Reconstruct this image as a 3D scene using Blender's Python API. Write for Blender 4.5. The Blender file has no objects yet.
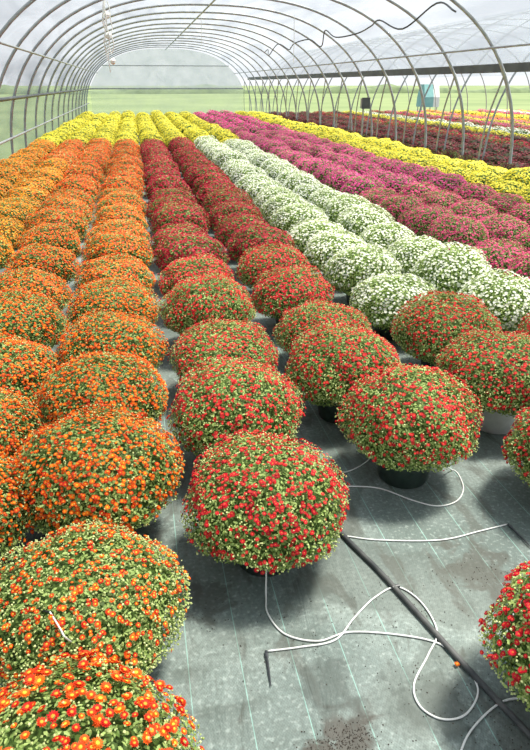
import bpy, math, random
import numpy as np
from mathutils import Vector, Matrix

rng = np.random.default_rng(11)
random.seed(11)
S = bpy.context.scene
C = S.collection
S.view_settings.view_transform = 'Standard'
S.view_settings.look = 'None'

# ------------------------------------------------------------------ camera
FPX, CAMZ = 600.0, 1.65
PITCH, YAW = math.radians(25.9), math.radians(11.3)
cd = bpy.data.cameras.new('camera')
cd.sensor_fit = 'VERTICAL'; cd.sensor_height = 36.0; cd.lens = FPX/750*36.0
cd.clip_end = 800
cam = bpy.data.objects.new('camera', cd); C.objects.link(cam)
cam.location = (0, 0, CAMZ)
cam.rotation_euler = (math.pi/2-PITCH, 0, -YAW)
S.camera = cam
cP, sP, cY, sY = math.cos(PITCH), math.sin(PITCH), math.cos(YAW), math.sin(YAW)

def G(px, py, z=0.0):
    """ground point seen at a place of the photograph"""
    r, u = px-265, 375-py
    fh = FPX*cP+u*sP; v = u*cP-FPX*sP
    s = (CAMZ-z)/(-v)
    f, q = fh*s, r*s
    return Vector((f*sY+q*cY, f*cY-q*sY, z))

def project(x, y, z):
    f = x*sY+y*cY; q = x*cY-y*sY; h = z-CAMZ
    d = f*cP-h*sP
    if d <= 0.05: return None
    return 265+FPX*q/d, 375-FPX*(f*sP+h*cP)/d, d

# ------------------------------------------------------------------ materials
def nmat(name):
    m = bpy.data.materials.new(name); m.use_nodes = True
    nt = m.node_tree
    return m, nt, nt.nodes['Principled BSDF'], nt.nodes['Material Output']

def noise_mat(name, c1, c2, scale=20, rough=.6, metal=0, bump=0, spec=.5):
    m, nt, p, o = nmat(name)
    tc = nt.nodes.new('ShaderNodeTexCoord')
    n = nt.nodes.new('ShaderNodeTexNoise'); n.inputs['Scale'].default_value = scale
    n.inputs['Detail'].default_value = 5
    nt.links.new(tc.outputs['Object'], n.inputs['Vector'])
    r = nt.nodes.new('ShaderNodeValToRGB')
    r.color_ramp.elements[0].position = .3; r.color_ramp.elements[1].position = .7
    r.color_ramp.elements[0].color = (*c1, 1); r.color_ramp.elements[1].color = (*c2, 1)
    nt.links.new(n.outputs['Fac'], r.inputs['Fac'])
    nt.links.new(r.outputs['Color'], p.inputs['Base Color'])
    p.inputs['Roughness'].default_value = rough; p.inputs['Metallic'].default_value = metal
    p.inputs['Specular IOR Level'].default_value = spec
    if bump:
        b = nt.nodes.new('ShaderNodeBump'); b.inputs['Strength'].default_value = bump
        nt.links.new(n.outputs['Fac'], b.inputs['Height']); nt.links.new(b.outputs['Normal'], p.inputs['Normal'])
    return m

def attr_mat(name, attr, stops, vlo, vhi, transl=.25, rough=.55, hue=0.0):
    """colour from the attribute, brightness and hue from the per-flower random value"""
    m, nt, p, o = nmat(name)
    a = nt.nodes.new('ShaderNodeAttribute'); a.attribute_name = attr
    r = nt.nodes.new('ShaderNodeValToRGB'); e = r.color_ramp.elements
    while len(e) < len(stops): e.new(.5)
    for i, (pos, col) in enumerate(stops):
        e[i].position = pos; e[i].color = (*col, 1)
    nt.links.new(a.outputs['Fac'], r.inputs['Fac'])
    b = nt.nodes.new('ShaderNodeAttribute'); b.attribute_name = 'rnd'
    mr = nt.nodes.new('ShaderNodeMapRange')
    mr.inputs['To Min'].default_value = vlo; mr.inputs['To Max'].default_value = vhi
    nt.links.new(b.outputs['Fac'], mr.inputs['Value'])
    hs = nt.nodes.new('ShaderNodeHueSaturation')
    nt.links.new(mr.outputs['Result'], hs.inputs['Value'])
    if hue:
        mh = nt.nodes.new('ShaderNodeMapRange')
        mh.inputs['To Min'].default_value = .5-hue; mh.inputs['To Max'].default_value = .5+hue
        nt.links.new(b.outputs['Fac'], mh.inputs['Value']); nt.links.new(mh.outputs['Result'], hs.inputs['Hue'])
    nt.links.new(r.outputs['Color'], hs.inputs['Color'])
    nt.links.new(hs.outputs['Color'], p.inputs['Base Color'])
    p.inputs['Roughness'].default_value = rough; p.inputs['Specular IOR Level'].default_value = .25
    t = nt.nodes.new('ShaderNodeBsdfTranslucent')
    nt.links.new(hs.outputs['Color'], t.inputs['Color'])
    mx = nt.nodes.new('ShaderNodeMixShader'); mx.inputs['Fac'].default_value = transl
    nt.links.new(p.outputs['BSDF'], mx.inputs[1]); nt.links.new(t.outputs['BSDF'], mx.inputs[2])
    nt.links.new(mx.outputs['Shader'], o.inputs['Surface'])
    return m

FM = {
 'orange': attr_mat('orange_petals', 'rad', [(0, (.95, .45, .03)), (.25, (.88, .18, .012)), (1, (.78, .085, .010))], .7, 1.25, hue=.018),
 'scarlet': attr_mat('scarlet_petals', 'rad', [(0, (.95, .62, .06)), (.18, (.92, .42, .03)), (.34, (.84, .13, .012)), (1, (.78, .065, .012))], .75, 1.25, hue=.015),
 'amber':  attr_mat('amber_petals', 'rad', [(0, (.95, .60, .05)), (.3, (.92, .38, .025)), (1, (.86, .21, .016))], .65, 1.2, hue=.018),
 'red':    attr_mat('red_petals', 'rad', [(0, (.76, .20, .04)), (.22, (.70, .030, .04)), (1, (.66, .009, .035))], .65, 1.3),
 'white':  attr_mat('white_petals', 'rad', [(0, (.84, .83, .40)), (.3, (.89, .91, .72)), (1, (.92, .93, .85))], .85, 1.06),
 'cherry': attr_mat('cherry_petals', 'rad', [(0, (.62, .14, .16)), (.3, (.60, .055, .15)), (1, (.64, .065, .20))], .65, 1.3),
 'magenta': attr_mat('magenta_petals', 'rad', [(0, (.66, .13, .22)), (.3, (.64, .06, .21)), (1, (.70, .08, .29))], .65, 1.25),
 'yellow': attr_mat('yellow_petals', 'rad', [(0, (.85, .60, .02)), (.3, (.86, .72, .04)), (1, (.88, .78, .07))], .7, 1.1),
 'crimson': attr_mat('crimson_petals', 'rad', [(0, (.50, .08, .04)), (.3, (.46, .022, .035)), (1, (.46, .012, .04))], .55, 1.25),
 'maroon': attr_mat('maroon_petals', 'rad', [(0, (.22, .05, .04)), (.3, (.18, .020, .026)), (1, (.21, .020, .036))], .5, 1.3),
}
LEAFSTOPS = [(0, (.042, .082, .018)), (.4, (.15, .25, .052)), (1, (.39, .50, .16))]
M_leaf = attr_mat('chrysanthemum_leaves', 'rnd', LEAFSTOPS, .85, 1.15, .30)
M_leaf_lime = attr_mat('lime_chrysanthemum_leaves', 'rnd', [(0, (.075, .135, .03)), (.4, (.23, .35, .085)), (1, (.47, .59, .21))], .85, 1.15, .30)
M_leaf_dark = attr_mat('dark_chrysanthemum_leaves', 'rnd', [(0, (.03, .035, .014)), (.4, (.07, .07, .025)), (1, (.14, .13, .05))], .85, 1.15, .2)
M_bud = attr_mat('green_buds', 'rnd', [(0, (.38, .48, .13)), (1, (.70, .74, .36))], .85, 1.15, .15)
M_pot_dark = noise_mat('dark_green_plastic', (.014, .028, .022), (.035, .055, .045), 30, .45)
M_pot_grey = noise_mat('pale_grey_plastic', (.50, .50, .49), (.62, .62, .60), 20, .45)
M_soil = noise_mat('potting_soil', (.02, .013, .009), (.06, .04, .028), 60, .95, bump=.5)
M_white = noise_mat('white_plastic_tube', (.70, .70, .67), (.80, .80, .78), 30, .4)
M_black = noise_mat('black_plastic', (.022, .025, .03), (.05, .054, .06), 30, .45)
M_pipe = noise_mat('dusty_black_plastic', (.03, .034, .038), (.11, .11, .105), 14, .6)
M_steel = noise_mat('galvanised_steel', (.26, .28, .29), (.40, .42, .43), 8, .5, .3)
M_gutter = noise_mat('dark_gutter_steel', (.06, .07, .075), (.11, .12, .125), 4, .5, .3)
M_grey = noise_mat('grey_box_plastic', (.22, .23, .23), (.30, .31, .31), 10, .5)
M_teal = noise_mat('teal_tarpaulin', (.15, .34, .35), (.20, .41, .41), 5, .5)
M_pale = noise_mat('white_tarpaulin', (.58, .60, .60), (.68, .7, .7), 5, .5)
M_grass = noise_mat('meadow_grass', (.075, .115, .036), (.14, .18, .07), .10, .95)
M_hedge = noise_mat('hedge_leaves', (.05, .08, .035), (.11, .15, .07), .6, .95)
M_stone = noise_mat('soil_crumb', (.03, .024, .019), (.085, .07, .055), 40, .95)

def film_mat(name, transp, col=(.93, .95, .97), var=.16, dark=.78):
    m, nt, p, o = nmat(name); nt.nodes.remove(p)
    tc = nt.nodes.new('ShaderNodeTexCoord')
    mp = nt.nodes.new('ShaderNodeMapping'); mp.inputs['Scale'].default_value = (2.2, .35, 2.2)
    n = nt.nodes.new('ShaderNodeTexNoise'); n.inputs['Scale'].default_value = .8; n.inputs['Detail'].default_value = 7
    n.inputs['Distortion'].default_value = .8
    nt.links.new(tc.outputs['Object'], mp.inputs['Vector']); nt.links.new(mp.outputs['Vector'], n.inputs['Vector'])
    mr = nt.nodes.new('ShaderNodeMapRange')
    mr.inputs['From Min'].default_value = .3; mr.inputs['From Max'].default_value = .7
    mr.inputs['To Min'].default_value = max(0, transp-var); mr.inputs['To Max'].default_value = min(1, transp+var)
    nt.links.new(n.outputs['Fac'], mr.inputs['Value'])
    rc = nt.nodes.new('ShaderNodeValToRGB')
    rc.color_ramp.elements[0].position = .35; rc.color_ramp.elements[1].position = .68
    rc.color_ramp.elements[0].color = (col[0]*dark, col[1]*(dark+.02), col[2]*(dark+.05), 1); rc.color_ramp.elements[1].color = (*col, 1)
    nt.links.new(n.outputs['Fac'], rc.inputs['Fac'])
    t = nt.nodes.new('ShaderNodeBsdfTransparent'); t.inputs['Color'].default_value = (.96, .98, 1, 1)
    tl = nt.nodes.new('ShaderNodeBsdfTranslucent'); nt.links.new(rc.outputs['Color'], tl.inputs['Color'])
    d = nt.nodes.new('ShaderNodeBsdfDiffuse'); nt.links.new(rc.outputs['Color'], d.inputs['Color'])
    m1 = nt.nodes.new('ShaderNodeMixShader'); m1.inputs['Fac'].default_value = .4
    nt.links.new(tl.outputs[0], m1.inputs[1]); nt.links.new(d.outputs[0], m1.inputs[2])
    m2 = nt.nodes.new('ShaderNodeMixShader')
    nt.links.new(mr.outputs['Result'], m2.inputs['Fac'])
    nt.links.new(m1.outputs[0], m2.inputs[1]); nt.links.new(t.outputs[0], m2.inputs[2])
    nt.links.new(m2.outputs[0], o.inputs['Surface'])
    return m
M_film = film_mat('plastic_film_roof', .50, (.36, .39, .44), .24, .62)
M_film_side = film_mat('plastic_film_side', .52, (.33, .37, .40), .14, .7)
M_film_clear = film_mat('plastic_film_clear', .72, (.55, .58, .54), .08, .9)
M_film_gable = film_mat('plastic_film_gable', .28, (.62, .65, .68), .10, .88)

def floor_mat():
    m, nt, p, o = nmat('woven_ground_cloth')
    L = nt.links.new
    tc = nt.nodes.new('ShaderNodeTexCoord')
    sx = nt.nodes.new('ShaderNodeSeparateXYZ'); L(tc.outputs['Object'], sx.inputs[0])
    def math_(op, a, b=None):
        n = nt.nodes.new('ShaderNodeMath'); n.operation = op
        for i, v in enumerate((a, b)):
            if v is None: continue
            if isinstance(v, (int, float)): n.inputs[i].default_value = v
            else: L(v, n.inputs[i])
        return n.outputs[0]
    def noise(scale, detail=4, vec=None, dist=0):
        n = nt.nodes.new('ShaderNodeTexNoise'); n.inputs['Scale'].default_value = scale; n.inputs['Detail'].default_value = detail
        n.inputs['Distortion'].default_value = dist
        L(vec or tc.outputs['Object'], n.inputs['Vector']); return n.outputs['Fac']
    def ramp(fac, stops):
        r = nt.nodes.new('ShaderNodeValToRGB'); e = r.color_ramp.elements
        while len(e) < len(stops): e.new(.5)
        for i, (q, c) in enumerate(stops): e[i].position = q; e[i].color = (*c, 1)
        L(fac, r.inputs['Fac']); return r.outputs['Color']
    def mix(f, a, b):
        n = nt.nodes.new('ShaderNodeMix'); n.data_type = 'RGBA'
        if isinstance(f, float): n.inputs['Factor'].default_value = f
        else: L(f, n.inputs['Factor'])
        for s, v in (('A', a), ('B', b)):
            k = [i for i in n.inputs if i.name == s and i.type == 'RGBA'][0]
            if isinstance(v, tuple): k.default_value = (*v, 1)
            else: L(v, k)
        return [q for q in n.outputs if q.type == 'RGBA'][0]
    base = ramp(noise(2.1, 9, None, .6), [(.32, (.125, .160, .147)), (.5, (.195, .238, .222)), (.68, (.30, .35, .325))])
    wx = math_('SINE', math_('MULTIPLY', sx.outputs['X'], 760.0)); wy = math_('SINE', math_('MULTIPLY', sx.outputs['Y'], 520.0))
    weave = math_('MULTIPLY', wx, wy)
    base = mix(math_('MULTIPLY', math_('ADD', weave, 1.0), .16), base, (.06, .085, .075))
    base = mix(math_('MULTIPLY', ramp(noise(85, 7), [(.44, (0, 0, 0)), (.62, (1, 1, 1))]), .38), base, (.08, .095, .085))
    base = mix(math_('MULTIPLY', ramp(noise(60, 7), [(.54, (0, 0, 0)), (.70, (1, 1, 1))]), .42), base, (.44, .50, .47))
    base = mix(math_('MULTIPLY', ramp(noise(12, 8, None, .5), [(.52, (0, 0, 0)), (.66, (1, 1, 1))]), .2), base, (.09, .105, .09))
    fr = math_('FRACT', math_('DIVIDE', math_('ADD', sx.outputs['X'], 20.03), .165))
    line = math_('LESS_THAN', math_('ABSOLUTE', math_('SUBTRACT', fr, .5)), .009)
    base = mix(math_('MULTIPLY', line, .6), base, (.30, .54, .47))
    d1 = ramp(noise(2.0, 10, None, 1.0), [(.51, (0, 0, 0)), (.57, (1, 1, 1))])
    base = mix(math_('MULTIPLY', d1, .52), base, (.07, .085, .073))
    mp = nt.nodes.new('ShaderNodeMapping'); mp.inputs['Scale'].default_value = (6, 2.2, 1); L(tc.outputs['Object'], mp.inputs['Vector'])
    d2 = ramp(noise(1.6, 10, mp.outputs['Vector'], .8), [(.56, (0, 0, 0)), (.63, (1, 1, 1))])
    base = mix(math_('MULTIPLY', d2, .48), base, (.06, .055, .043))
    # damp and earthy spots where plants stood, ragged by noise
    ragged = noise(14, 8, None, .6)
    for (px, py, rad, colr, amt) in ((345, 745, .13, (.055, .045, .035), .85), (330, 690, .12, (.065, .08, .072), .65), (205, 600, .12, (.06, .062, .052), .6),
                                     (440, 705, .13, (.065, .078, .068), .65), (480, 570, .17, (.06, .055, .043), .65), (310, 590, .13, (.075, .09, .08), .55)):
        g = G(px, py)
        vd = nt.nodes.new('ShaderNodeVectorMath'); vd.operation = 'DISTANCE'
        L(tc.outputs['Object'], vd.inputs[0]); vd.inputs[1].default_value = g
        q = math_('ADD', math_('DIVIDE', vd.outputs['Value'], rad), math_('MULTIPLY', math_('SUBTRACT', ragged, .5), 3.0))
        f = ramp(q, [(.55, (1, 1, 1)), (.95, (0, 0, 0))])
        base = mix(math_('MULTIPLY', f, amt), base, colr)
    L(base, p.inputs['Base Color'])
    p.inputs['Roughness'].default_value = .6; p.inputs['Specular IOR Level'].default_value = .4
    mp2 = nt.nodes.new('ShaderNodeMapping'); mp2.inputs['Scale'].default_value = (5, 1.6, 1); mp2.inputs['Rotation'].default_value = (0, 0, .5)
    L(tc.outputs['Object'], mp2.inputs['Vector'])
    b = nt.nodes.new('ShaderNodeBump'); b.inputs['Strength'].default_value = .5; b.inputs['Distance'].default_value = .025
    L(noise(1.6, 4, mp2.outputs['Vector'], 1.2), b.inputs['Height']); L(b.outputs['Normal'], p.inputs['Normal'])
    return m

# ------------------------------------------------------------------ mesh helpers
def mk(name, chunks, mats):
    """chunks: list of (verts Nx3, faces, rnd, rad, material index)"""
    vs, fs, rn, ra, mi = [], [], [], [], []
    off = 0
    for v, f, r, a, k in chunks:
        v = np.asarray(v, float)
        vs.append(v); fs += [tuple(i+off for i in q) for q in f]
        rn.append(np.broadcast_to(r, (len(v),))); ra.append(np.broadcast_to(a, (len(v),)))
        mi += [k]*len(f); off += len(v)
    me = bpy.data.meshes.new(name)
    me.from_pydata(np.concatenate(vs).tolist(), [], fs)
    for nm, arr in (('rnd', rn), ('rad', ra)):
        at = me.attributes.new(nm, 'FLOAT', 'POINT')
        at.data.foreach_set('value', np.concatenate(arr).astype(np.float32))
    for m in mats: me.materials.append(m)
    me.polygons.foreach_set('material_index', np.array(mi, dtype=np.int32))
    me.update()
    return me

def smooth(me):
    me.polygons.foreach_set('use_smooth', [True]*len(me.polygons)); return me

def obj(name, me, parent=None):
    o = bpy.data.objects.new(name, me); C.objects.link(o)
    if parent: o.parent = parent
    return o

def tag(o, label=None, cat=None, group=None, kind=None):
    if label: o['label'] = label
    if cat: o['category'] = cat
    if group: o['group'] = group
    if kind: o['kind'] = kind
    return o

def empty(name, loc=(0, 0, 0)):
    o = bpy.data.objects.new(name, None); C.objects.link(o); o.location = loc
    o.empty_display_size = .1
    return o

def tube(pts, r, n=8, cap=True):
    P = [Vector(p) for p in pts]; N = len(P); vs, fs = [], []
    T = [(P[min(i+1, N-1)]-P[max(i-1, 0)]).normalized() for i in range(N)]
    u = T[0].orthogonal().normalized()
    for i in range(N):
        u = (u-T[i]*u.dot(T[i])).normalized(); w = T[i].cross(u)
        rr = r[i] if hasattr(r, '__len__') else r
        for k in range(n):
            a = 2*math.pi*k/n
            vs.append(P[i]+(u*math.cos(a)+w*math.sin(a))*rr)
    for i in range(N-1):
        for k in range(n):
            k2 = (k+1) % n
            fs.append((i*n+k, i*n+k2, (i+1)*n+k2, (i+1)*n+k))
    if cap:
        fs.append(tuple(range(n-1, -1, -1))); fs.append(tuple((N-1)*n+k for k in range(n)))
    return np.array([tuple(v) for v in vs]), fs, 0.5, 0.5, 0

def spline(pts, sub=8):
    P = [Vector(p) for p in pts]
    P = [P[0]*2-P[1]]+P+[P[-1]*2-P[-2]]
    out = []
    for i in range(1, len(P)-2):
        a, b, c, d = P[i-1:i+3]
        for k in range(sub):
            t = k/sub
            out.append(.5*((2*b)+(c-a)*t+(2*a-5*b+4*c-d)*t*t+(3*b-a-3*c+d)*t**3))
    out.append(P[-2]); return out

def lathe(prof, n=28, cap_bottom=False):
    vs, fs = [], []
    for (r, z) in prof:
        for k in range(n):
            a = 2*math.pi*k/n; vs.append((r*math.cos(a), r*math.sin(a), z))
    for i in range(len(prof)-1):
        for k in range(n):
            k2 = (k+1) % n; fs.append((i*n+k, i*n+k2, (i+1)*n+k2, (i+1)*n+k))
    if cap_bottom: fs.append(tuple(range(n-1, -1, -1)))
    return np.array(vs), fs, .5, .5, 0

def box(x0, x1, y0, y1, z0, z1, mi=0):
    v = [(x, y, z) for x in (x0, x1) for y in (y0, y1) for z in (z0, z1)]
    f = [(0, 1, 3, 2), (4, 6, 7, 5), (0, 4, 5, 1), (2, 3, 7, 6), (0, 2, 6, 4), (1, 5, 7, 3)]
    return np.array(v, float), f, .5, .5, mi

# ------------------------------------------------------------------ chrysanthemums
RX, RZ, ZC = .296, .242, .262      # broad dome, cut off below its widest ring

def frames(d, spin=True):
    d = d/np.linalg.norm(d, axis=1, keepdims=True)
    q = rng.normal(size=d.shape)
    t = np.cross(d, q); t /= np.linalg.norm(t, axis=1, keepdims=True)+1e-9
    b = np.cross(d, t)
    return np.stack([t, b, d], axis=2)

def inst(tv, tf, trad, pos, fr, sc, rnd, mi=0):
    tv = np.asarray(tv, float); V = len(tv); N = len(pos)
    v = pos[:, None, :]+sc[:, None, None]*np.einsum('nij,vj->nvi', fr, tv)
    f = [tuple(i+k*V for i in q) for k in range(N) for q in tf]
    return v.reshape(-1, 3), f, np.repeat(rnd, V), np.tile(np.asarray(trad, float), N), mi

def fib(n, zmin, jit=.05):
    i = np.arange(n)+.5
    z = 1-(1-zmin)*i/n; ph = i*2.399963+rng.uniform(0, 6.28)
    r = np.sqrt(np.maximum(0, 1-z*z))
    d = np.stack([r*np.cos(ph), r*np.sin(ph), z], 1)+rng.normal(0, jit, (n, 3))
    return d/np.linalg.norm(d, axis=1, keepdims=True)

class Shape:
    def __init__(self):
        self.p = rng.uniform(0, 6.28, 6)
    def L(self, d):
        p = self.p
        return 1+.05*np.sin(4*d[:, 0]+p[0])*np.cos(3.5*d[:, 1]+p[1])+.03*np.sin(9*d[:, 0]+p[2]+6*d[:, 2])+.03*np.sin(8*d[:, 1]+p[3]-5*d[:, 2])
    def at(self, d, k):
        h = np.sqrt(d[:, 0]**2+d[:, 1]**2)+1e-9
        hr = np.where(d[:, 2] > 0, np.minimum(h**.90, 1), h**.70)
        zz = np.where(d[:, 2] > 0, d[:, 2]*RZ, d[:, 2]*RZ*.58)
        s = np.stack([d[:, 0]/h*hr*RX, d[:, 1]/h*hr*RX, zz], 1)
        return s*(self.L(d)*k)[:, None]+np.array([0, 0, ZC])

def flower_hi():
    v, f, r = [], [], []
    for (n, ln, wd, z0, z1, off) in ((13, 1.0, .20, .02, .10, 0), (10, .74, .19, .08, .30, .2)):
        for k in range(n):
            a = 2*math.pi*k/n+off+random.uniform(-.06, .06); l = ln*random.uniform(.9, 1.08)
            ca, sa = math.cos(a), math.sin(a); b = len(v)
            for (x, y, z, q) in ((.12, 0, z0, .25), (.62*l, wd, z0+.7*(z1-z0)+.03, .8), (l, 0, z1, 1), (.62*l, -wd, z0+.7*(z1-z0)+.03, .8)):
                v.append((x*ca-y*sa, x*sa+y*ca, z)); r.append(q)
            f.append((b, b+3, b+2, b+1))
    b = len(v); v.append((0, 0, .34)); r.append(0)
    for k in range(7):
        a = 2*math.pi*k/7; v.append((.31*math.cos(a), .31*math.sin(a), .22)); r.append(.10)
    f += [(b, b+1+k, b+1+(k+1) % 7) for k in range(7)]
    return v, f, r
def flower_mid():
    v, f, r = [], [], []
    n = 9
    for k in range(n):
        a = 2*math.pi*k/n; ca, sa = math.cos(a), math.sin(a); b = len(v)
        for (x, y, z, q) in ((.08, 0, .06, .3), (.62, .27, .16, .8), (1, 0, .2, 1), (.62, -.27, .16, .8)):
            v.append((x*ca-y*sa, x*sa+y*ca, z)); r.append(q)
        f.append((b, b+3, b+2, b+1))
    b = len(v)
    for k in range(5):
        a = 2*math.pi*k/5; v.append((.24*math.cos(a), .24*math.sin(a), .2)); r.append(.08)
    f.append(tuple(b+k for k in range(5)))
    return v, f, r
def flower_low(n=6):
    v = [(0, 0, .3)]; r = [.4]
    for k in range(n):
        a = 2*math.pi*k/n
        v.append((math.cos(a), math.sin(a), 0)); r.append(1)
    return v, [(0, 1+k, 1+(k+1) % n) for k in range(n)], r
FH, FMID, FL, FQ = flower_hi(), flower_mid(), flower_low(6), flower_low(4)
LEAF_V = [(-.9, 0, -.05), (-.2, .36, .06), (.1, .28, .05), (.35, .46, .08), (.95, .0, -.08), (.35, -.46, .08), (.1, -.28, .05), (-.2, -.36, .06), (.1, 0, 0)]
LEAF_F = [(0, 8, 2, 1), (8, 4, 3, 2), (0, 7, 6, 8), (8, 6, 5, 4)]
LEAF_LV = [(-.9, 0, -.05), (0, .45, .06), (.95, 0, -.06), (0, -.45, .06)]
LEAF_LF = [(0, 3, 2, 1)]
BUD_V = [(0, 0, 1), (.8, 0, .1), (0, .8, .1), (-.8, 0, .1), (0, -.8, .1), (0, 0, -.7)]
BUD_F = [(0, 1, 2), (0, 2, 3), (0, 3, 4), (0, 4, 1), (5, 2, 1), (5, 3, 2), (5, 4, 3), (5, 1, 4)]

def core(sh, k, nu, nv, rnd):
    d = []
    for j in range(nv+1):
        z = 1-1.93*j/nv
        r = math.sqrt(max(0, 1-z*z))
        for i in range(nu):
            a = 2*math.pi*i/nu; d.append((r*math.cos(a), r*math.sin(a), z))
    d = np.array(d)
    v = sh.at(d, np.full(len(d), k))
    f = [(j*nu+i, (j+1)*nu+i, (j+1)*nu+(i+1) % nu, j*nu+(i+1) % nu) for j in range(nv) for i in range(nu)]
    return v, f, rnd, .5, 0

def foliage_chunks(sh, n, size, nu, nv, hi=True, k0=.84, mi=0):
    d = fib(n, -.8, .08)
    k = rng.uniform(.86, 1.01, n)+np.where(rng.random(n) < .06, rng.uniform(0, .05, n), 0)
    pos = sh.at(d, k)
    nrm = d+np.array([0, 0, .4])+rng.normal(0, .45, d.shape)
    fr = frames(nrm)
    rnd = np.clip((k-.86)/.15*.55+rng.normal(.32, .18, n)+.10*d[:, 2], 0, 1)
    sc = size*rng.uniform(.6, 1.3, n)
    tv, tf = (LEAF_V, LEAF_F) if hi else (LEAF_LV, LEAF_LF)
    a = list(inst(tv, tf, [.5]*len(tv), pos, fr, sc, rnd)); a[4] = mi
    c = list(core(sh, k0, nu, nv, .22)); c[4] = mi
    return [tuple(c), tuple(a)]

def flower_points(sh, n, size, top=.5, k=(1.0, 1.05), zmin=-.45):
    d = fib(int(n*1.5), zmin, .06)
    clump = .5+.5*np.sin(6*d[:, 0]+sh.p[4])*np.sin(6*d[:, 1]+sh.p[5])
    pr = np.clip(top-.22+.95*d[:, 2]+.36*(clump-.5), .07, 1)
    d = d[rng.random(len(d)) < pr]
    kk = rng.uniform(*k, len(d))
    pos = sh.at(d, kk)
    fr = frames(d+np.array([0, 0, .45])+rng.normal(0, .30, d.shape))
    sc = size*rng.uniform(.55, 1.25, len(d))
    return d, pos, fr, sc

def bud_chunk(sh, n, size):
    d = fib(n, -.45, .09)
    pos = sh.at(d, rng.uniform(.99, 1.05, n))
    return inst(BUD_V, BUD_F, [.5]*6, pos, frames(d+rng.normal(0, .2, d.shape)), size*rng.uniform(.6, 1.25, n), rng.random(n))

SPEC = {   # flowers, flower radius, buds, top bias
 'orange': (1850, .0088, 1500, .62), 'amber': (1700, .0092, 1200, .64), 'red': (1500, .0088, 2100, .58),
 'white': (1350, .0098, 1400, .64), 'magenta': (1250, .0112, 500, .74), 'cherry': (1350, .0108, 800, .68), 'yellow': (1250, .0122, 300, .84),
 'crimson': (1400, .0106, 500, .76), 'maroon': (1000, .0108, 600, .62),
 'green_orange': (1200, .0086, 4200, .44), 'big_orange': (780, .0138, 2000, .60)}
FAR = {'red': 1.14, 'crimson': 1.12, 'orange': 1.06, 'amber': 1.08}      # larger share of bloom seen on the far plants
def petal(c): return FM['scarlet'] if c in ('green_orange', 'big_orange') else FM[c]

_cache = {}
def plant_meshes(colour, lod, var):
    key = (colour, lod, var)
    if key in _cache: return _cache[key]
    lime = colour == 'white'
    fk = ('f', lod, var, lime)
    if fk not in _cache:
        sh = Shape()
        n, sz, nu, nv, hi = [(12500, .0086, 20, 14, True), (6500, .0115, 16, 11, False), (2000, .0195, 12, 9, False)][lod]
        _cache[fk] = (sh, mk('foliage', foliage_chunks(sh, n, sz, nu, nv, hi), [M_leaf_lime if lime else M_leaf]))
    sh, fol = _cache[fk]
    nf, fs, nb, top = SPEC[colour]
    far = FAR.get(colour, 1) if lod else 1
    mul, smul, tpl = [(1, 1, FH), (.95, 1.05, FMID), (.68, 1.24, FL)][lod]
    d, pos, fr, sc = flower_points(sh, nf*mul*far, fs*smul*far**.5, top*far)
    bl = mk('blossoms', [inst(*tpl, pos, fr, sc, rng.random(len(pos)))], [petal(colour)])
    bd = mk('buds', [bud_chunk(sh, int(nb*[1, .6, .3][lod]/far**2), .0046*[1, 1.3, 1.8][lod])], [M_bud])
    _cache[key] = (fol, bl, bd, sh)
    return _cache[key]

single = {}
def single_blossom(colour, var):
    k = (petal(colour).name, var)
    if k not in single:
        t = flower_hi()
        single[k] = mk('blossom', [inst(*t, np.zeros((1, 3)), np.eye(3)[None], np.ones(1), np.array([.1+.2*var]))], [petal(colour)])
    return single[k]

POT_PROF = [(.105, 0), (.112, .004), (.143, .150), (.141, .154)]
pot_body = {'dark': smooth(mk('pot', [lathe(POT_PROF, 28, True)], [M_pot_dark])), 'grey': smooth(mk('pot', [lathe(POT_PROF, 28, True)], [M_pot_grey]))}
RIM = [(.141, .140), (.155, .143), (.158, .150), (.158, .174), (.154, .178), (.147, .177), (.144, .170), (.141, .140)]
pot_rim = {'dark': mk('rim', [lathe(RIM, 28)], [M_pot_dark]), 'grey': mk('rim', [lathe(RIM, 28)], [M_pot_grey])}
soil_me = mk('soil', [lathe([(.143, .163), (.07, .17), (.002, .175)], 20)], [M_soil])

ORD = ['first', 'second', 'third', 'fourth', 'fifth', 'sixth', 'seventh', 'eighth', 'ninth', 'tenth', 'eleventh', 'twelfth', 'thirteenth',
       'fourteenth', 'fifteenth', 'sixteenth', 'seventeenth', 'eighteenth', 'nineteenth', 'twentieth', 'twenty-first', 'twenty-second',
       'twenty-third', 'twenty-fourth', 'twenty-fifth', 'twenty-sixth', 'twenty-seventh', 'twenty-eighth', 'twenty-ninth', 'thirtieth',
       'thirty-first', 'thirty-second', 'thirty-third', 'thirty-fourth', 'thirty-fifth', 'thirty-sixth', 'thirty-seventh', 'thirty-eighth', 'thirty-ninth', 'fortieth']
YEND, YBLOCK = 32.0, 16.0
plants = []
def row(rid, X, first, colf, pot='dark', step=.715, yend=YEND, smin=.95, smax=1.04):
    ys = [f if isinstance(f, tuple) else (X, f) for f in first]
    y = ys[-1][1]+step
    while y < yend:
        ys.append((X+random.uniform(-.025, .025), y+random.uniform(-.035, .035))); y += step
    for i, v in enumerate(ys):
        x, y = v[:2]
        plants.append(dict(row=rid, x=x, y=y, col=colf(i, y), pot=pot, s=v[2] if len(v) > 2 else random.uniform(smin, smax), sz=v[3] if len(v) > 3 else random.uniform(.82, 1.0)))

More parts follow.
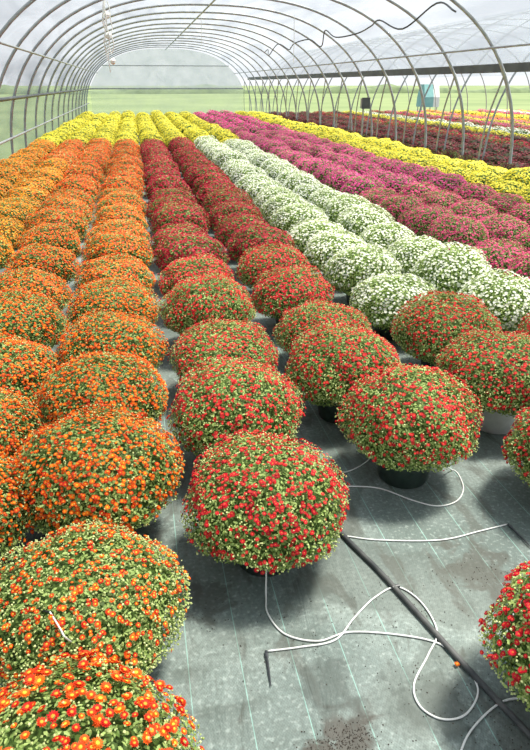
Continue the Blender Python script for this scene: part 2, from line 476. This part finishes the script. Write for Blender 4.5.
yel = lambda c: (lambda i, y: c if y < YBLOCK else 'yellow')
row('O4', -2.12, [1.9], lambda i, y: ('amber' if y < YBLOCK else 'yellow'))
row('O3', -1.48, [2.2], lambda i, y: ('amber' if y < 12 else 'orange') if y < YBLOCK else 'yellow')
row('O2', -.88, [(-.80, 1.90, 1.02), (-.83, 2.46), (-.83, 3.10), (-.85, 3.78), 4.48], yel('orange'))
row('O1', -.26, [(-.28, .86, .95), (-.28, 1.39, .98, .87), (-.265, 2.03, 1.04, .95), (-.27, 2.66, 1.01, .95), (-.25, 3.30, 1.0), 4.02], lambda i, y: ['big_orange', 'green_orange'][i] if i < 2 else ('orange' if y < YBLOCK else 'yellow'))
row('R1', .37, [(.35, 1.75, .98, .98), (.345, 2.42, 1.0, .98), (.39, 3.10), (.37, 3.80), 4.53], lambda i, y: 'red' if y < 5.2 else ('crimson' if y < YBLOCK else 'yellow'))
row('R2', 1.03, [(1.135, .92, 1.03, .98), (1.085, 2.15, .98, 1.0), (.97, 2.76, 1.0, .97), (1.05, 3.40), (1.02, 4.08), 4.78], lambda i, y: 'red' if y < 5.2 else ('crimson' if y < YBLOCK else 'yellow'))
row('C3', 1.70, [(1.72, 1.83), (1.75, 2.50), (1.76, 3.14), (1.70, 3.80), 4.46], lambda i, y: 'red' if y < 3.5 else ('white' if y < YBLOCK else 'yellow'), step=.67, smin=.96, smax=1.05)
row('C4', 2.36, [(2.40, 2.86), (2.36, 3.56), 4.24], lambda i, y: 'red' if y < 3.2 else ('white' if y < YBLOCK else 'yellow'), step=.67, smin=.96, smax=1.05)
mag = lambda i, y: 'cherry' if y < 8.0 else 'magenta'
row('P1', 3.03, [4.0], mag)
row('P2', 3.69, [5.0], mag)
row('P3', 4.34, [5.4], mag)
row('Y1', 5.00, [6.4], lambda i, y: 'yellow')
row('D1', 5.60, [7.0], lambda i, y: 'yellow')
row('D2', 6.16, [7.6], lambda i, y: 'maroon', smin=.84, smax=.90)
for k, c in enumerate(['maroon', 'maroon', 'maroon', 'crimson', 'maroon', 'yellow', 'white', 'crimson', 'magenta', 'yellow', 'cherry', 'amber', None, 'yellow', 'crimson', 'magenta', 'white', 'yellow', 'cherry', 'amber', 'white', 'crimson', 'yellow', 'magenta']):
    if c: row('S%d' % k, 7.22+k*.80, [9.0], (lambda c: (lambda i, y: c))(c), yend=34, step=.73)

ROWNAME = {'O1': 'orange row next to the red', 'O2': 'second orange row from the red', 'O3': 'third orange row from the red',
           'O4': 'row along the left wall', 'R1': 'red row next to the orange', 'R2': 'red row next to the white',
           'C3': 'white row next to the red', 'C4': 'white row next to the magenta', 'P1': 'magenta row next to the white',
           'P2': 'middle magenta row', 'P3': 'magenta row next to the yellow', 'Y1': 'yellow row beside the magenta',
           'D1': 'outer yellow row beside the maroon', 'D2': 'maroon row at the right hoop feet'}
SPECIAL = {('O1', 0): 'large flowered red orange chrysanthemum filling the bottom left corner',
           ('O1', 1): 'green budding red orange chrysanthemum second from the bottom left corner',
           ('R1', 0): 'front red chrysanthemum with the white drip tube running from its base',
           ('R2', 0): 'red chrysanthemum cropped by the right edge beside the black pipe',
           ('R2', 1): 'red chrysanthemum in a dark green pot looped by a white tube',
           ('C3', 0): 'red chrysanthemum cropped by the right edge in front of the grey pot',
           ('C3', 1): 'red chrysanthemum standing in a pale grey pot near the right edge',
           ('C3', 2): 'red chrysanthemum directly in front of the white flower row beside the red',
           ('C4', 0): 'red chrysanthemum at the right edge in front of the white flowers'}
idx = {}
for p in plants:
    k = idx.get(p['row'], 0); idx[p['row']] = k+1; p['i'] = k
    q = project(p['x'], p['y'], ZC)
    p['vis'] = False
    if q:
        m = RX*FPX/q[2]-2
        p['vis'] = -m < q[0] < 530+m and -m < q[1] < 750+m
        p['d'] = math.sqrt(p['x']**2+p['y']**2+(CAMZ-ZC)**2)
vis = sorted([p for p in plants if p['vis']], key=lambda p: p['d'])
near = [p for p in vis if not p['row'].startswith('S')][:300]
nearid = set(id(p) for p in near)
rest = [p for p in plants if p['vis'] and id(p) not in nearid]
cnt = {}
for p in sorted(near, key=lambda p: p['y']):
    k = (p['row'], p['col'] if p['col'] not in ('green_orange', 'big_orange', 'amber', 'crimson', 'cherry') else ('magenta' if p['col'] == 'cherry' else 'red' if p['row'][0] in 'RC' else 'orange'))
    cnt[k] = cnt.get(k, 0)+1; p['n'] = cnt[k]
NAMEC = {'big_orange': 'orange', 'green_orange': 'orange', 'amber': 'golden orange', 'crimson': 'dark red', 'cherry': 'magenta'}
BEHIND = {'O1': 'first orange row', 'O2': 'second orange row', 'O3': 'third orange row', 'O4': 'leftmost orange row', 'R1': 'left red row', 'R2': 'right red row', 'C3': 'left white row', 'C4': 'right white row'}
LIFT = {('C3', 1): .045, ('R2', 1): .03, ('R2', 2): .01}
for rank, p in enumerate(near):
    t = empty('potted_chrysanthemum', (p['x'], p['y'], 0))
    s = p['s']; t.scale = (s, s, s*p['sz'])
    cn = NAMEC.get(p['col'], p['col'])
    if (p['row'], p['i']) in SPECIAL: lab = SPECIAL[(p['row'], p['i'])]
    elif p['col'] == 'yellow' and p['row'] not in ('Y1', 'D1'):
        lab = 'yellow chrysanthemum at the far end, %s one behind the %s' % (ORD[p['n']-1], BEHIND[p['row']])
    else:
        lab = '%s chrysanthemum, %s from front in the %s' % (cn, ORD[p['n']-1], ROWNAME[p['row']])
    base = {'big_orange': 'orange', 'green_orange': 'orange', 'amber': 'orange', 'crimson': 'dark red', 'cherry': 'magenta'}.get(p['col'], p['col'])
    tag(t, lab, 'chrysanthemum', base+' chrysanthemums')
    lod = 0 if p['d'] < 4.3 else (1 if p['d'] < 8.5 else 2)
    var = rank % (4 if lod == 0 else 3)
    fol, bl, bd, sh = plant_meshes(p['col'], lod, var)
    pk = 'grey' if (p['row'] == 'C3' and p['i'] in (1,)) else 'dark'
    lift = LIFT.get((p['row'], p['i']), 0)
    obj('foliage', fol, t).location.z = lift
    if rank < 12:
        nf, fs, nb, top = SPEC[p['col']]
        d, pos, fr, sc = flower_points(sh, nf, fs, top)
        to = np.array([-p['x'], -p['y'], CAMZ-ZC]); to /= np.linalg.norm(to)
        pos = pos+np.array([0, 0, lift])
        order = np.argsort(-(d@to+8*(sc-fs)))
        pick, others = order[:100], order[100:]
        for j in pick:
            b = obj('blossom', single_blossom(p['col'], int(rng.integers(0, 5))), t)
            M = Matrix(fr[j].tolist()).to_4x4() @ Matrix.Scale(float(sc[j]), 4)
            M.translation = Vector(pos[j].tolist()); b.matrix_local = M
        if len(others):
            o = obj('blossoms', mk('blossoms', [inst(*FH, pos[others], fr[others], sc[others], rng.random(len(others)))], [petal(p['col'])]), t)
            o['kind'] = 'stuff'
    else:
        t.rotation_euler.z = random.uniform(0, 6.28)
        o = obj('blossoms', bl, t); o['kind'] = 'stuff'; o.location.z = lift
    o = obj('buds', bd, t); o['kind'] = 'stuff'; o.location.z = lift
    pb = obj('pot', pot_body[pk], t)
    if pk == 'grey': pb['label'] = 'pale grey plastic pot'; pb.scale.z = 1.2
    elif lift > .02: pb.scale.z = 1.12
    if rank < 60:
        obj('rim', pot_rim[pk], pb)
        obj('soil', soil_me, t)

# the rest: far rows and the neighbouring bay as one mass
cols = list(FM.keys())
chunks = []
sh = Shape()
lib = {}
for c in cols:
    nf = {'white': 120, 'yellow': 150}.get(c, 120)
    for v in range(2):
        d, pos, fr, sc = flower_points(sh, nf, .033, .95)
        lib[c, v] = [inst(*FQ, pos, fr, sc, rng.random(len(pos)))]+foliage_chunks(sh, 80, .045, 8, 5, False, .88)
for p in rest:
    a = random.uniform(0, 6.28); R = np.array([[math.cos(a), -math.sin(a), 0], [math.sin(a), math.cos(a), 0], [0, 0, 1]])
    for j, (v, f, rn, ra, mi) in enumerate(lib[p['col'], random.randrange(2)]):
        v2 = (v@R.T)*p['s']*np.array([1, 1, p['sz']*(.74 if p['row'][0] == 'S' else 1)])+np.array([p['x'], p['y'], 0])
        chunks.append((v2, f, rn, ra, cols.index(p['col'])+2 if j == 0 else (1 if p['col'] == 'maroon' else 0)))
    vv, ff, a1, a2, _ = lathe(POT_PROF[:3], 8)
    chunks.append((vv*np.array([1, 1, .8])+np.array([p['x'], p['y'], 0]), ff, 0.0, .5, 1))
o = obj('distant_chrysanthemums', mk('distant_chrysanthemums', chunks, [M_leaf, M_leaf_dark]+[FM[c] for c in cols]))
tag(o, 'distant massed chrysanthemum rows at the far end and beyond the right hoop legs', 'flowers', kind='stuff')
print('PLANTS near', len(near), 'rest', len(rest), 'max d', near[-1]['d'])

# ------------------------------------------------------------------ setting
def struct(name, chunks, m):
    o = obj(name, mk(name, chunks, [m])); o['kind'] = 'structure'; return o
CX, AX, BZ = 2.0, 4.5, 3.4
Y0, Y1 = -3.0, 38.0
def arch(t, cx=CX, g=0.0):
    c, s = math.cos(t), math.sin(t)
    return cx+(AX+g)*math.copysign(abs(c)**.8, c), (BZ+g)*abs(s)**.8
def plane(x0, x1, y0, y1, z): return np.array([(x0, y0, z), (x1, y0, z), (x1, y1, z), (x0, y1, z)], float), [(0, 1, 2, 3)], .5, .5, 0
struct('floor', [plane(-2.6, 26.5, -3, 38.3, 0)], floor_mat())
struct('grass_field', [plane(-300, 400, -60, 600, -.03)], M_grass)

def film(name, t0, t1, cx, m, y0=Y0, y1=Y1, n=40):
    vs, fs = [], []
    for y in (y0, y1):
        for k in range(n+1):
            x, z = arch(t0+(t1-t0)*k/n, cx, .055); vs.append((x, y, z))
    for k in range(n): fs.append((k, k+1, n+2+k, n+1+k))
    o = struct(name, [(np.array(vs), fs, .5, .5, 0)], m); smooth(o.data); return o
def tz(z):   # arch angle at a height
    return math.asin((z/(BZ+.055))**1.25)
film('ceiling', tz(1.95), math.pi-tz(1.45), CX, M_film)
film('wall_left', math.pi-tz(1.45), math.pi, CX, M_film_side)
film('ceiling_side_bay', tz(1.95), math.pi-tz(1.95), CX+9.5, M_film)
n = 40
ts = [tz(1.4)+(math.pi-2*tz(1.4))*k/n for k in range(n+1)]
pts = [(arch(t)[0], Y1+.1, arch(t)[1]) for t in ts]
struct('wall_far_upper', [(np.array(pts), [tuple(range(n+1))], .5, .5, 0)], M_film_gable)
x0, x1 = pts[-1][0], pts[0][0]
struct('wall_far', [(np.array([(x0, Y1+.1, 0), (x1, Y1+.1, 0), (x1, Y1+.1, 1.4), (x0, Y1+.1, 1.4)]), [(0, 1, 2, 3)], .5, .5, 0)], M_film_clear)
struct('trim_1', [box(x0, x1, Y1+.02, Y1+.08, 1.36, 1.43)], M_steel)
xa, xb = arch(math.pi-tz(2.55))[0], arch(tz(2.55))[0]
struct('trim_2', [box(xa, xb, Y1+.02, Y1+.08, 2.53, 2.57)], M_steel)

hy = [8.45+1.75*k for k in range(17)]
hy = [y for y in hy if y < 37.9]
P0 = [Vector((arch(math.pi*i/48)[0]-CX, 0, arch(math.pi*i/48)[1])) for i in range(49)]
for k, y in enumerate(hy):
    t = empty('tunnel_hoop', (CX, y, 0))
    tag(t, 'galvanised steel hoop over the flower rows, %s from the front' % ORD[k], 'hoop', 'main tunnel hoops')
    obj('hoop_tube', smooth(mk('hoop_tube', [tube(P0, .027, 10)], [M_steel])), t)
    a = arch(tz(1.8))[0]-CX
    obj('brace', smooth(mk('brace', [tube(spline([(a, 0, 1.82), (a+.03, .42, 1.0), (a+.08, .62, 0.0)], 6), .016, 8)], [M_steel])), t)
for k, y in enumerate(hy):
    o = obj('side_bay_hoop', smooth(mk('side_bay_hoop', [tube(P0, .020, 10)], [M_steel]))); o.location = (CX+9.5, y+.05, 0)
    tag(o, 'steel hoop of the neighbouring bay beyond the gutter, %s from the front' % ORD[k], 'hoop', 'neighbouring bay hoops')

def longrail(name, x, z, r, m, label, cat='rail', y0=2.0):
    o = obj(name, smooth(mk(name, [tube([(x, y0, z), (x, 12, z), (x, 25, z), (x, Y1, z)], r, 10)], [m])))
    tag(o, label, cat); return o
gx = CX+4.75
gut = obj('roof_gutter', mk('roof_gutter', [box(gx-.15, gx+.15, 2, Y1, 1.84, 1.87), box(gx-.18, gx-.15, 2, Y1, 1.84, 1.98), box(gx+.15, gx+.18, 2, Y1, 1.84, 1.98)], [M_gutter]))
tag(gut, 'long dark roof gutter running above the right hoop legs', 'gutter')
longrail('roof_purlin', CX, BZ-.05, .020, M_steel, 'steel ridge pipe along the middle of the tunnel roof', 'pipe')
for t, lab in ((.62, 'steel roof pipe along the right slope of the tunnel'), (math.pi-.62, 'steel roof pipe along the left slope of the tunnel')):
    x, z = arch(t, CX, -.048); longrail('roof_purlin', x, z, .018, M_steel, lab, 'pipe')
x, z = arch(math.pi-tz(1.45), CX, -.06); longrail('side_rail', x, z, .035, M_gutter, 'dark upper rail along the left tunnel wall', 'rail')
x, z = arch(math.pi-tz(.7), CX, -.05); longrail('side_rail', x, z, .022, M_steel, 'thin lower rail along the left tunnel wall', 'rail')

# hanging strings
t = empty('hanging_string_bundle', (-.36, 14.0, 0))
tag(t, 'bundle of white strings hanging from the roof at upper left', 'string')
for k in range(5):
    xo, yo = random.uniform(-.09, .09), random.uniform(-.06, .06); zb = random.uniform(1.78, 2.25)
    P = [(xo*.5, yo*.5, 3.10)]+[(xo+random.uniform(-.03, .03), yo+random.uniform(-.03, .03), 3.1+(zb-3.1)*j/6) for j in range(1, 7)]
    obj('strand', mk('strand', [tube(spline(P, 4), .010, 6)], [M_white]), t)
for k, z in enumerate((2.05, 2.5, 2.85)):
    obj('knot', mk('knot', [lathe([(.002, -.06), (.05, -.03), (.06, .02), (.03, .06), (.002, .07)], 8)], [M_white]), t).location = (random.uniform(-.04, .04), 0, z)
P = []
for k, y in enumerate(np.arange(9.2, 24, .9)):
    P.append((4.6+.12*math.sin(k*1.7), y, 2.62+.10*math.sin(k*2.1)+(.06 if k % 2 else -.05)))
o = obj('hanging_cable', smooth(mk('hanging_cable', [tube(spline(P, 6), .014, 6)], [M_black])))
tag(o, 'wavy black cable sagging under the right side of the roof', 'cable')
for (x, y, z0, z1, lab) in ((1.9, 18, 2.55, 3.3, 'thin vertical wire hanging from the middle of the roof'), (3.9, 16, 2.1, 3.1, 'thin vertical wire hanging near the wavy black cable')):
    o = obj('hanging_wire', mk('hanging_wire', [tube([(x, y, z0), (x+.01, y, (z0+z1)/2), (x, y, z1)], .007, 6)], [M_white])); tag(o, lab, 'wire')
t = empty('control_box', (6.02, 16.6, 0.0)); tag(t, 'small grey control box fixed among the right hoop legs', 'box')
obj('housing', mk('housing', [box(-.10, .10, -.06, .08, 1.06, 1.30)], [M_grey]), t)
obj('lid', mk('lid', [box(-.11, .11, -.085, -.06, 1.05, 1.32)], [M_gutter]), t)
obj('post', mk('post', [tube([(0, .1, 0), (0, .1, .7), (0, .1, 1.3)], .025, 8)], [M_steel]), t)
t = empty('covered_trolley', (16.9, 36, 0)); tag(t, 'teal and white tarpaulin covered trolley beyond the right hoop legs', 'trolley')
t.scale = (1.15, 1.1, .95)
prof = [(-.5, .45), (-.48, 1.0), (-.25, 1.7), (.25, 1.7), (.48, 1.0), (.5, .45)]
def shell(x0, x1):
    v = [(x, yy, z) for x in (x0, x1) for (yy, z) in prof]; m = len(prof)
    f = [(i, i+1, m+i+1, m+i) for i in range(m-1)]+[tuple(range(m-1, -1, -1)), tuple(range(m, 2*m))]
    return np.array(v, float), f, .5, .5, 0
obj('teal_cover', mk('teal_cover', [shell(-.38, .1)], [M_teal]), t)
obj('white_cover', mk('white_cover', [shell(.1, .42)], [M_pale]), t)
for sx in (-.32, .36):
    for sy in (-.4, .4):
        obj('leg', mk('leg', [tube([(sx, sy, 0), (sx, sy, .3), (sx, sy, .46)], .025, 8)], [M_steel]), t)

# low hedge across the far side of the field
nx = 200
vs = []
for j in range(7):
    a = math.pi*j/6
    for i in range(nx+1):
        h = .9+.4*math.sin(i*.37)+.3*math.sin(i*1.13+1)+.2*math.sin(i*2.7)
        vs.append((-110+i*2.2, 125-3*math.cos(a)+.8*math.sin(i*.8), max(0, math.sin(a))*max(h, .4)*(1+.12*math.sin(i*3.1+j*2))-.02))
fs = [(j*(nx+1)+i, j*(nx+1)+i+1, (j+1)*(nx+1)+i+1, (j+1)*(nx+1)+i) for j in range(6) for i in range(nx)]
o = obj('hedge', smooth(mk('hedge', [(np.array(vs), fs, .5, .5, 0)], [M_hedge])))
tag(o, 'low dark green hedge line across the field beyond the tunnel', 'hedge')

# ------------------------------------------------------------------ drip irrigation on the floor
zt = .0045
def gtube(name, px, r, m, label, cat, z=zt, extra_start=None, extra_end=None):
    P = [G(x, y, z) for (x, y) in px]
    if extra_start: P = [Vector(q) for q in extra_start]+P
    if extra_end: P = P+[Vector(q) for q in extra_end]
    Q = spline(P, 10)
    for v in Q: v.z = max(v.z, r)
    o = obj(name, smooth(mk(name, [tube(Q, r, 8)], [m]))); tag(o, label, cat); return o
gtube('drip_tube', [(266, 598), (268, 614), (285, 634), (318, 641), (350, 632), (400, 635), (440, 644), (464, 664), (478, 690), (466, 714), (442, 719), (420, 706), (414, 684), (428, 655), (437, 631), (421, 602), (397, 587), (374, 598), (354, 618), (335, 640), (300, 647), (268, 651)],
      .0031, M_white, 'long looping white drip tube lying across the bare ground cloth', 'tube', extra_start=[G(267, 560, .15), G(266, 580, .05)])
gtube('drip_tube', [(345, 536), (380, 540), (440, 540), (480, 531), (508, 524)], .0030, M_white, 'straight white drip tube running from the black pipe toward the right edge', 'tube')
gtube('drip_tube', [(340, 486), (378, 488), (412, 500), (438, 506), (458, 500), (463, 485), (452, 470)], .0030, M_white, 'white drip tube curling round the dark green pot', 'tube', extra_end=[G(434, 462, .175)])
gtube('drip_tube', [(322, 470), (345, 472), (366, 462), (378, 448)], .0030, M_white, 'short white drip tube between the two red rows', 'tube')
gtube('drip_tube', [(456, 765), (468, 735), (488, 712), (507, 700), (530, 698)], .0031, M_white, 'short white drip tube in the bottom right corner', 'tube')
pipe = gtube('irrigation_pipe', [(318, 505), (345, 537), (380, 572), (430, 627), (480, 682), (530, 735), (560, 768)], .0100, M_pipe, 'thick black irrigation pipe running diagonally across the ground cloth', 'pipe', z=.010)

def stake(pa, pb, label, lift=.0):
    a, b = G(*pa, .008), G(*pb, .008)
    t = empty('dripper_stake', a); tag(t, label, 'stake')
    d = b-a
    obj('spike', mk('spike', [tube([d*.15, d*.6, d], [.004, .0035, .0015], 8)], [M_black]), t)
    obj('head', mk('head', [tube([d*0, d*.1, d*.2], [.0045, .0065, .005], 8)], [M_black]), t)
stake((266, 651), (271, 686), 'black dripper stake lying at the end of the looping tube')
stake((508, 524), (532, 548), 'black dripper stake lying at the right edge')
t = empty('hose_connector', G(396, 587, .012)); tag(t, 'tiny black connector clipped on the bend of the looping tube', 'connector')
obj('sleeve', mk('sleeve', [tube([(-.014, 0, 0), (0, .003, 0), (.014, .004, 0)], .007, 8)], [M_black]), t)
o = obj('orange_connector', mk('orange_connector', [inst(*FH, np.zeros((1, 3)), np.eye(3)[None], np.array([.0095]), np.array([.2]))], [FM['amber']]))  # small orange hose connector, its shape borrowed from the flower template
o.location = G(457, 664, .010); tag(o, 'small orange connector lying beside the looping white tube', 'blossom')
# stake with a tube end poking out of the second left plant
A, B = G(36, 609, .36), G(50, 612, .41)
E, Fp = G(61, 630, .41), G(66, 638, .40)
t = empty('dripper_stake', A); tag(t, 'dark dripper stake with white tube end poking from the second left plant', 'stake')
obj('spike', mk('spike', [tube([Vector((-.04, .06, -.06)), Vector((0, 0, 0)), B-A], .0030, 8)], [M_black]), t)
obj('tube_end', mk('tube_end', [tube(spline([B-A, (B+E)/2-A, E-A, Fp-A, Fp-A+Vector((.02, .05, -.10))], 5), .0022, 8)], [M_white]), t)

ch = []
for (px, py, n, sx, sy) in ((345, 742, 420, .06, .03), (480, 572, 130, .12, .05), (430, 690, 110, .10, .08), (212, 610, 70, .05, .10), (300, 640, 90, .1, .1), (170, 530, 40, .07, .09), (390, 620, 140, .14, .10), (500, 720, 120, .08, .06), (330, 480, 60, .06, .12)):
    c = G(px, py)
    for _ in range(n):
        p = np.array([c.x+random.gauss(0, sx), c.y+random.gauss(0, sy), 0]); r = random.uniform(.0008, .0034)
        v = np.array(BUD_V)*np.array([1, 1, .7])*r*rng.uniform(.7, 1.3, (6, 3))
        ch.append((v+p+np.array([0, 0, r*.4]), BUD_F, .5, .5, 0))
o = obj('soil_crumbs', mk('soil_crumbs', ch, [M_stone])); tag(o, 'scattered dark soil crumbs on the bare ground cloth', 'soil', kind='stuff')

# ------------------------------------------------------------------ light
w = bpy.data.worlds.new('world'); S.world = w; w.use_nodes = True
nt = w.node_tree; bg = nt.nodes['Background']
tc = nt.nodes.new('ShaderNodeTexCoord'); sp = nt.nodes.new('ShaderNodeSeparateXYZ')
r = nt.nodes.new('ShaderNodeValToRGB')
r.color_ramp.elements[0].position = 0; r.color_ramp.elements[0].color = (.95, .97, 1, 1)
r.color_ramp.elements[1].position = .6; r.color_ramp.elements[1].color = (.82, .90, 1, 1)
nt.links.new(tc.outputs['Generated'], sp.inputs[0]); nt.links.new(sp.outputs['Z'], r.inputs['Fac'])
nt.links.new(r.outputs['Color'], bg.inputs['Color']); bg.inputs['Strength'].default_value = 1.06
sd = bpy.data.lights.new('sun', 'SUN'); sd.energy = 14.0; sd.angle = math.radians(10); sd.color = (1, .95, .83)
so = bpy.data.objects.new('sun', sd); C.objects.link(so)
so.rotation_euler = Vector((-.38, -.10, -.95)).to_track_quat('-Z', 'Y').to_euler()
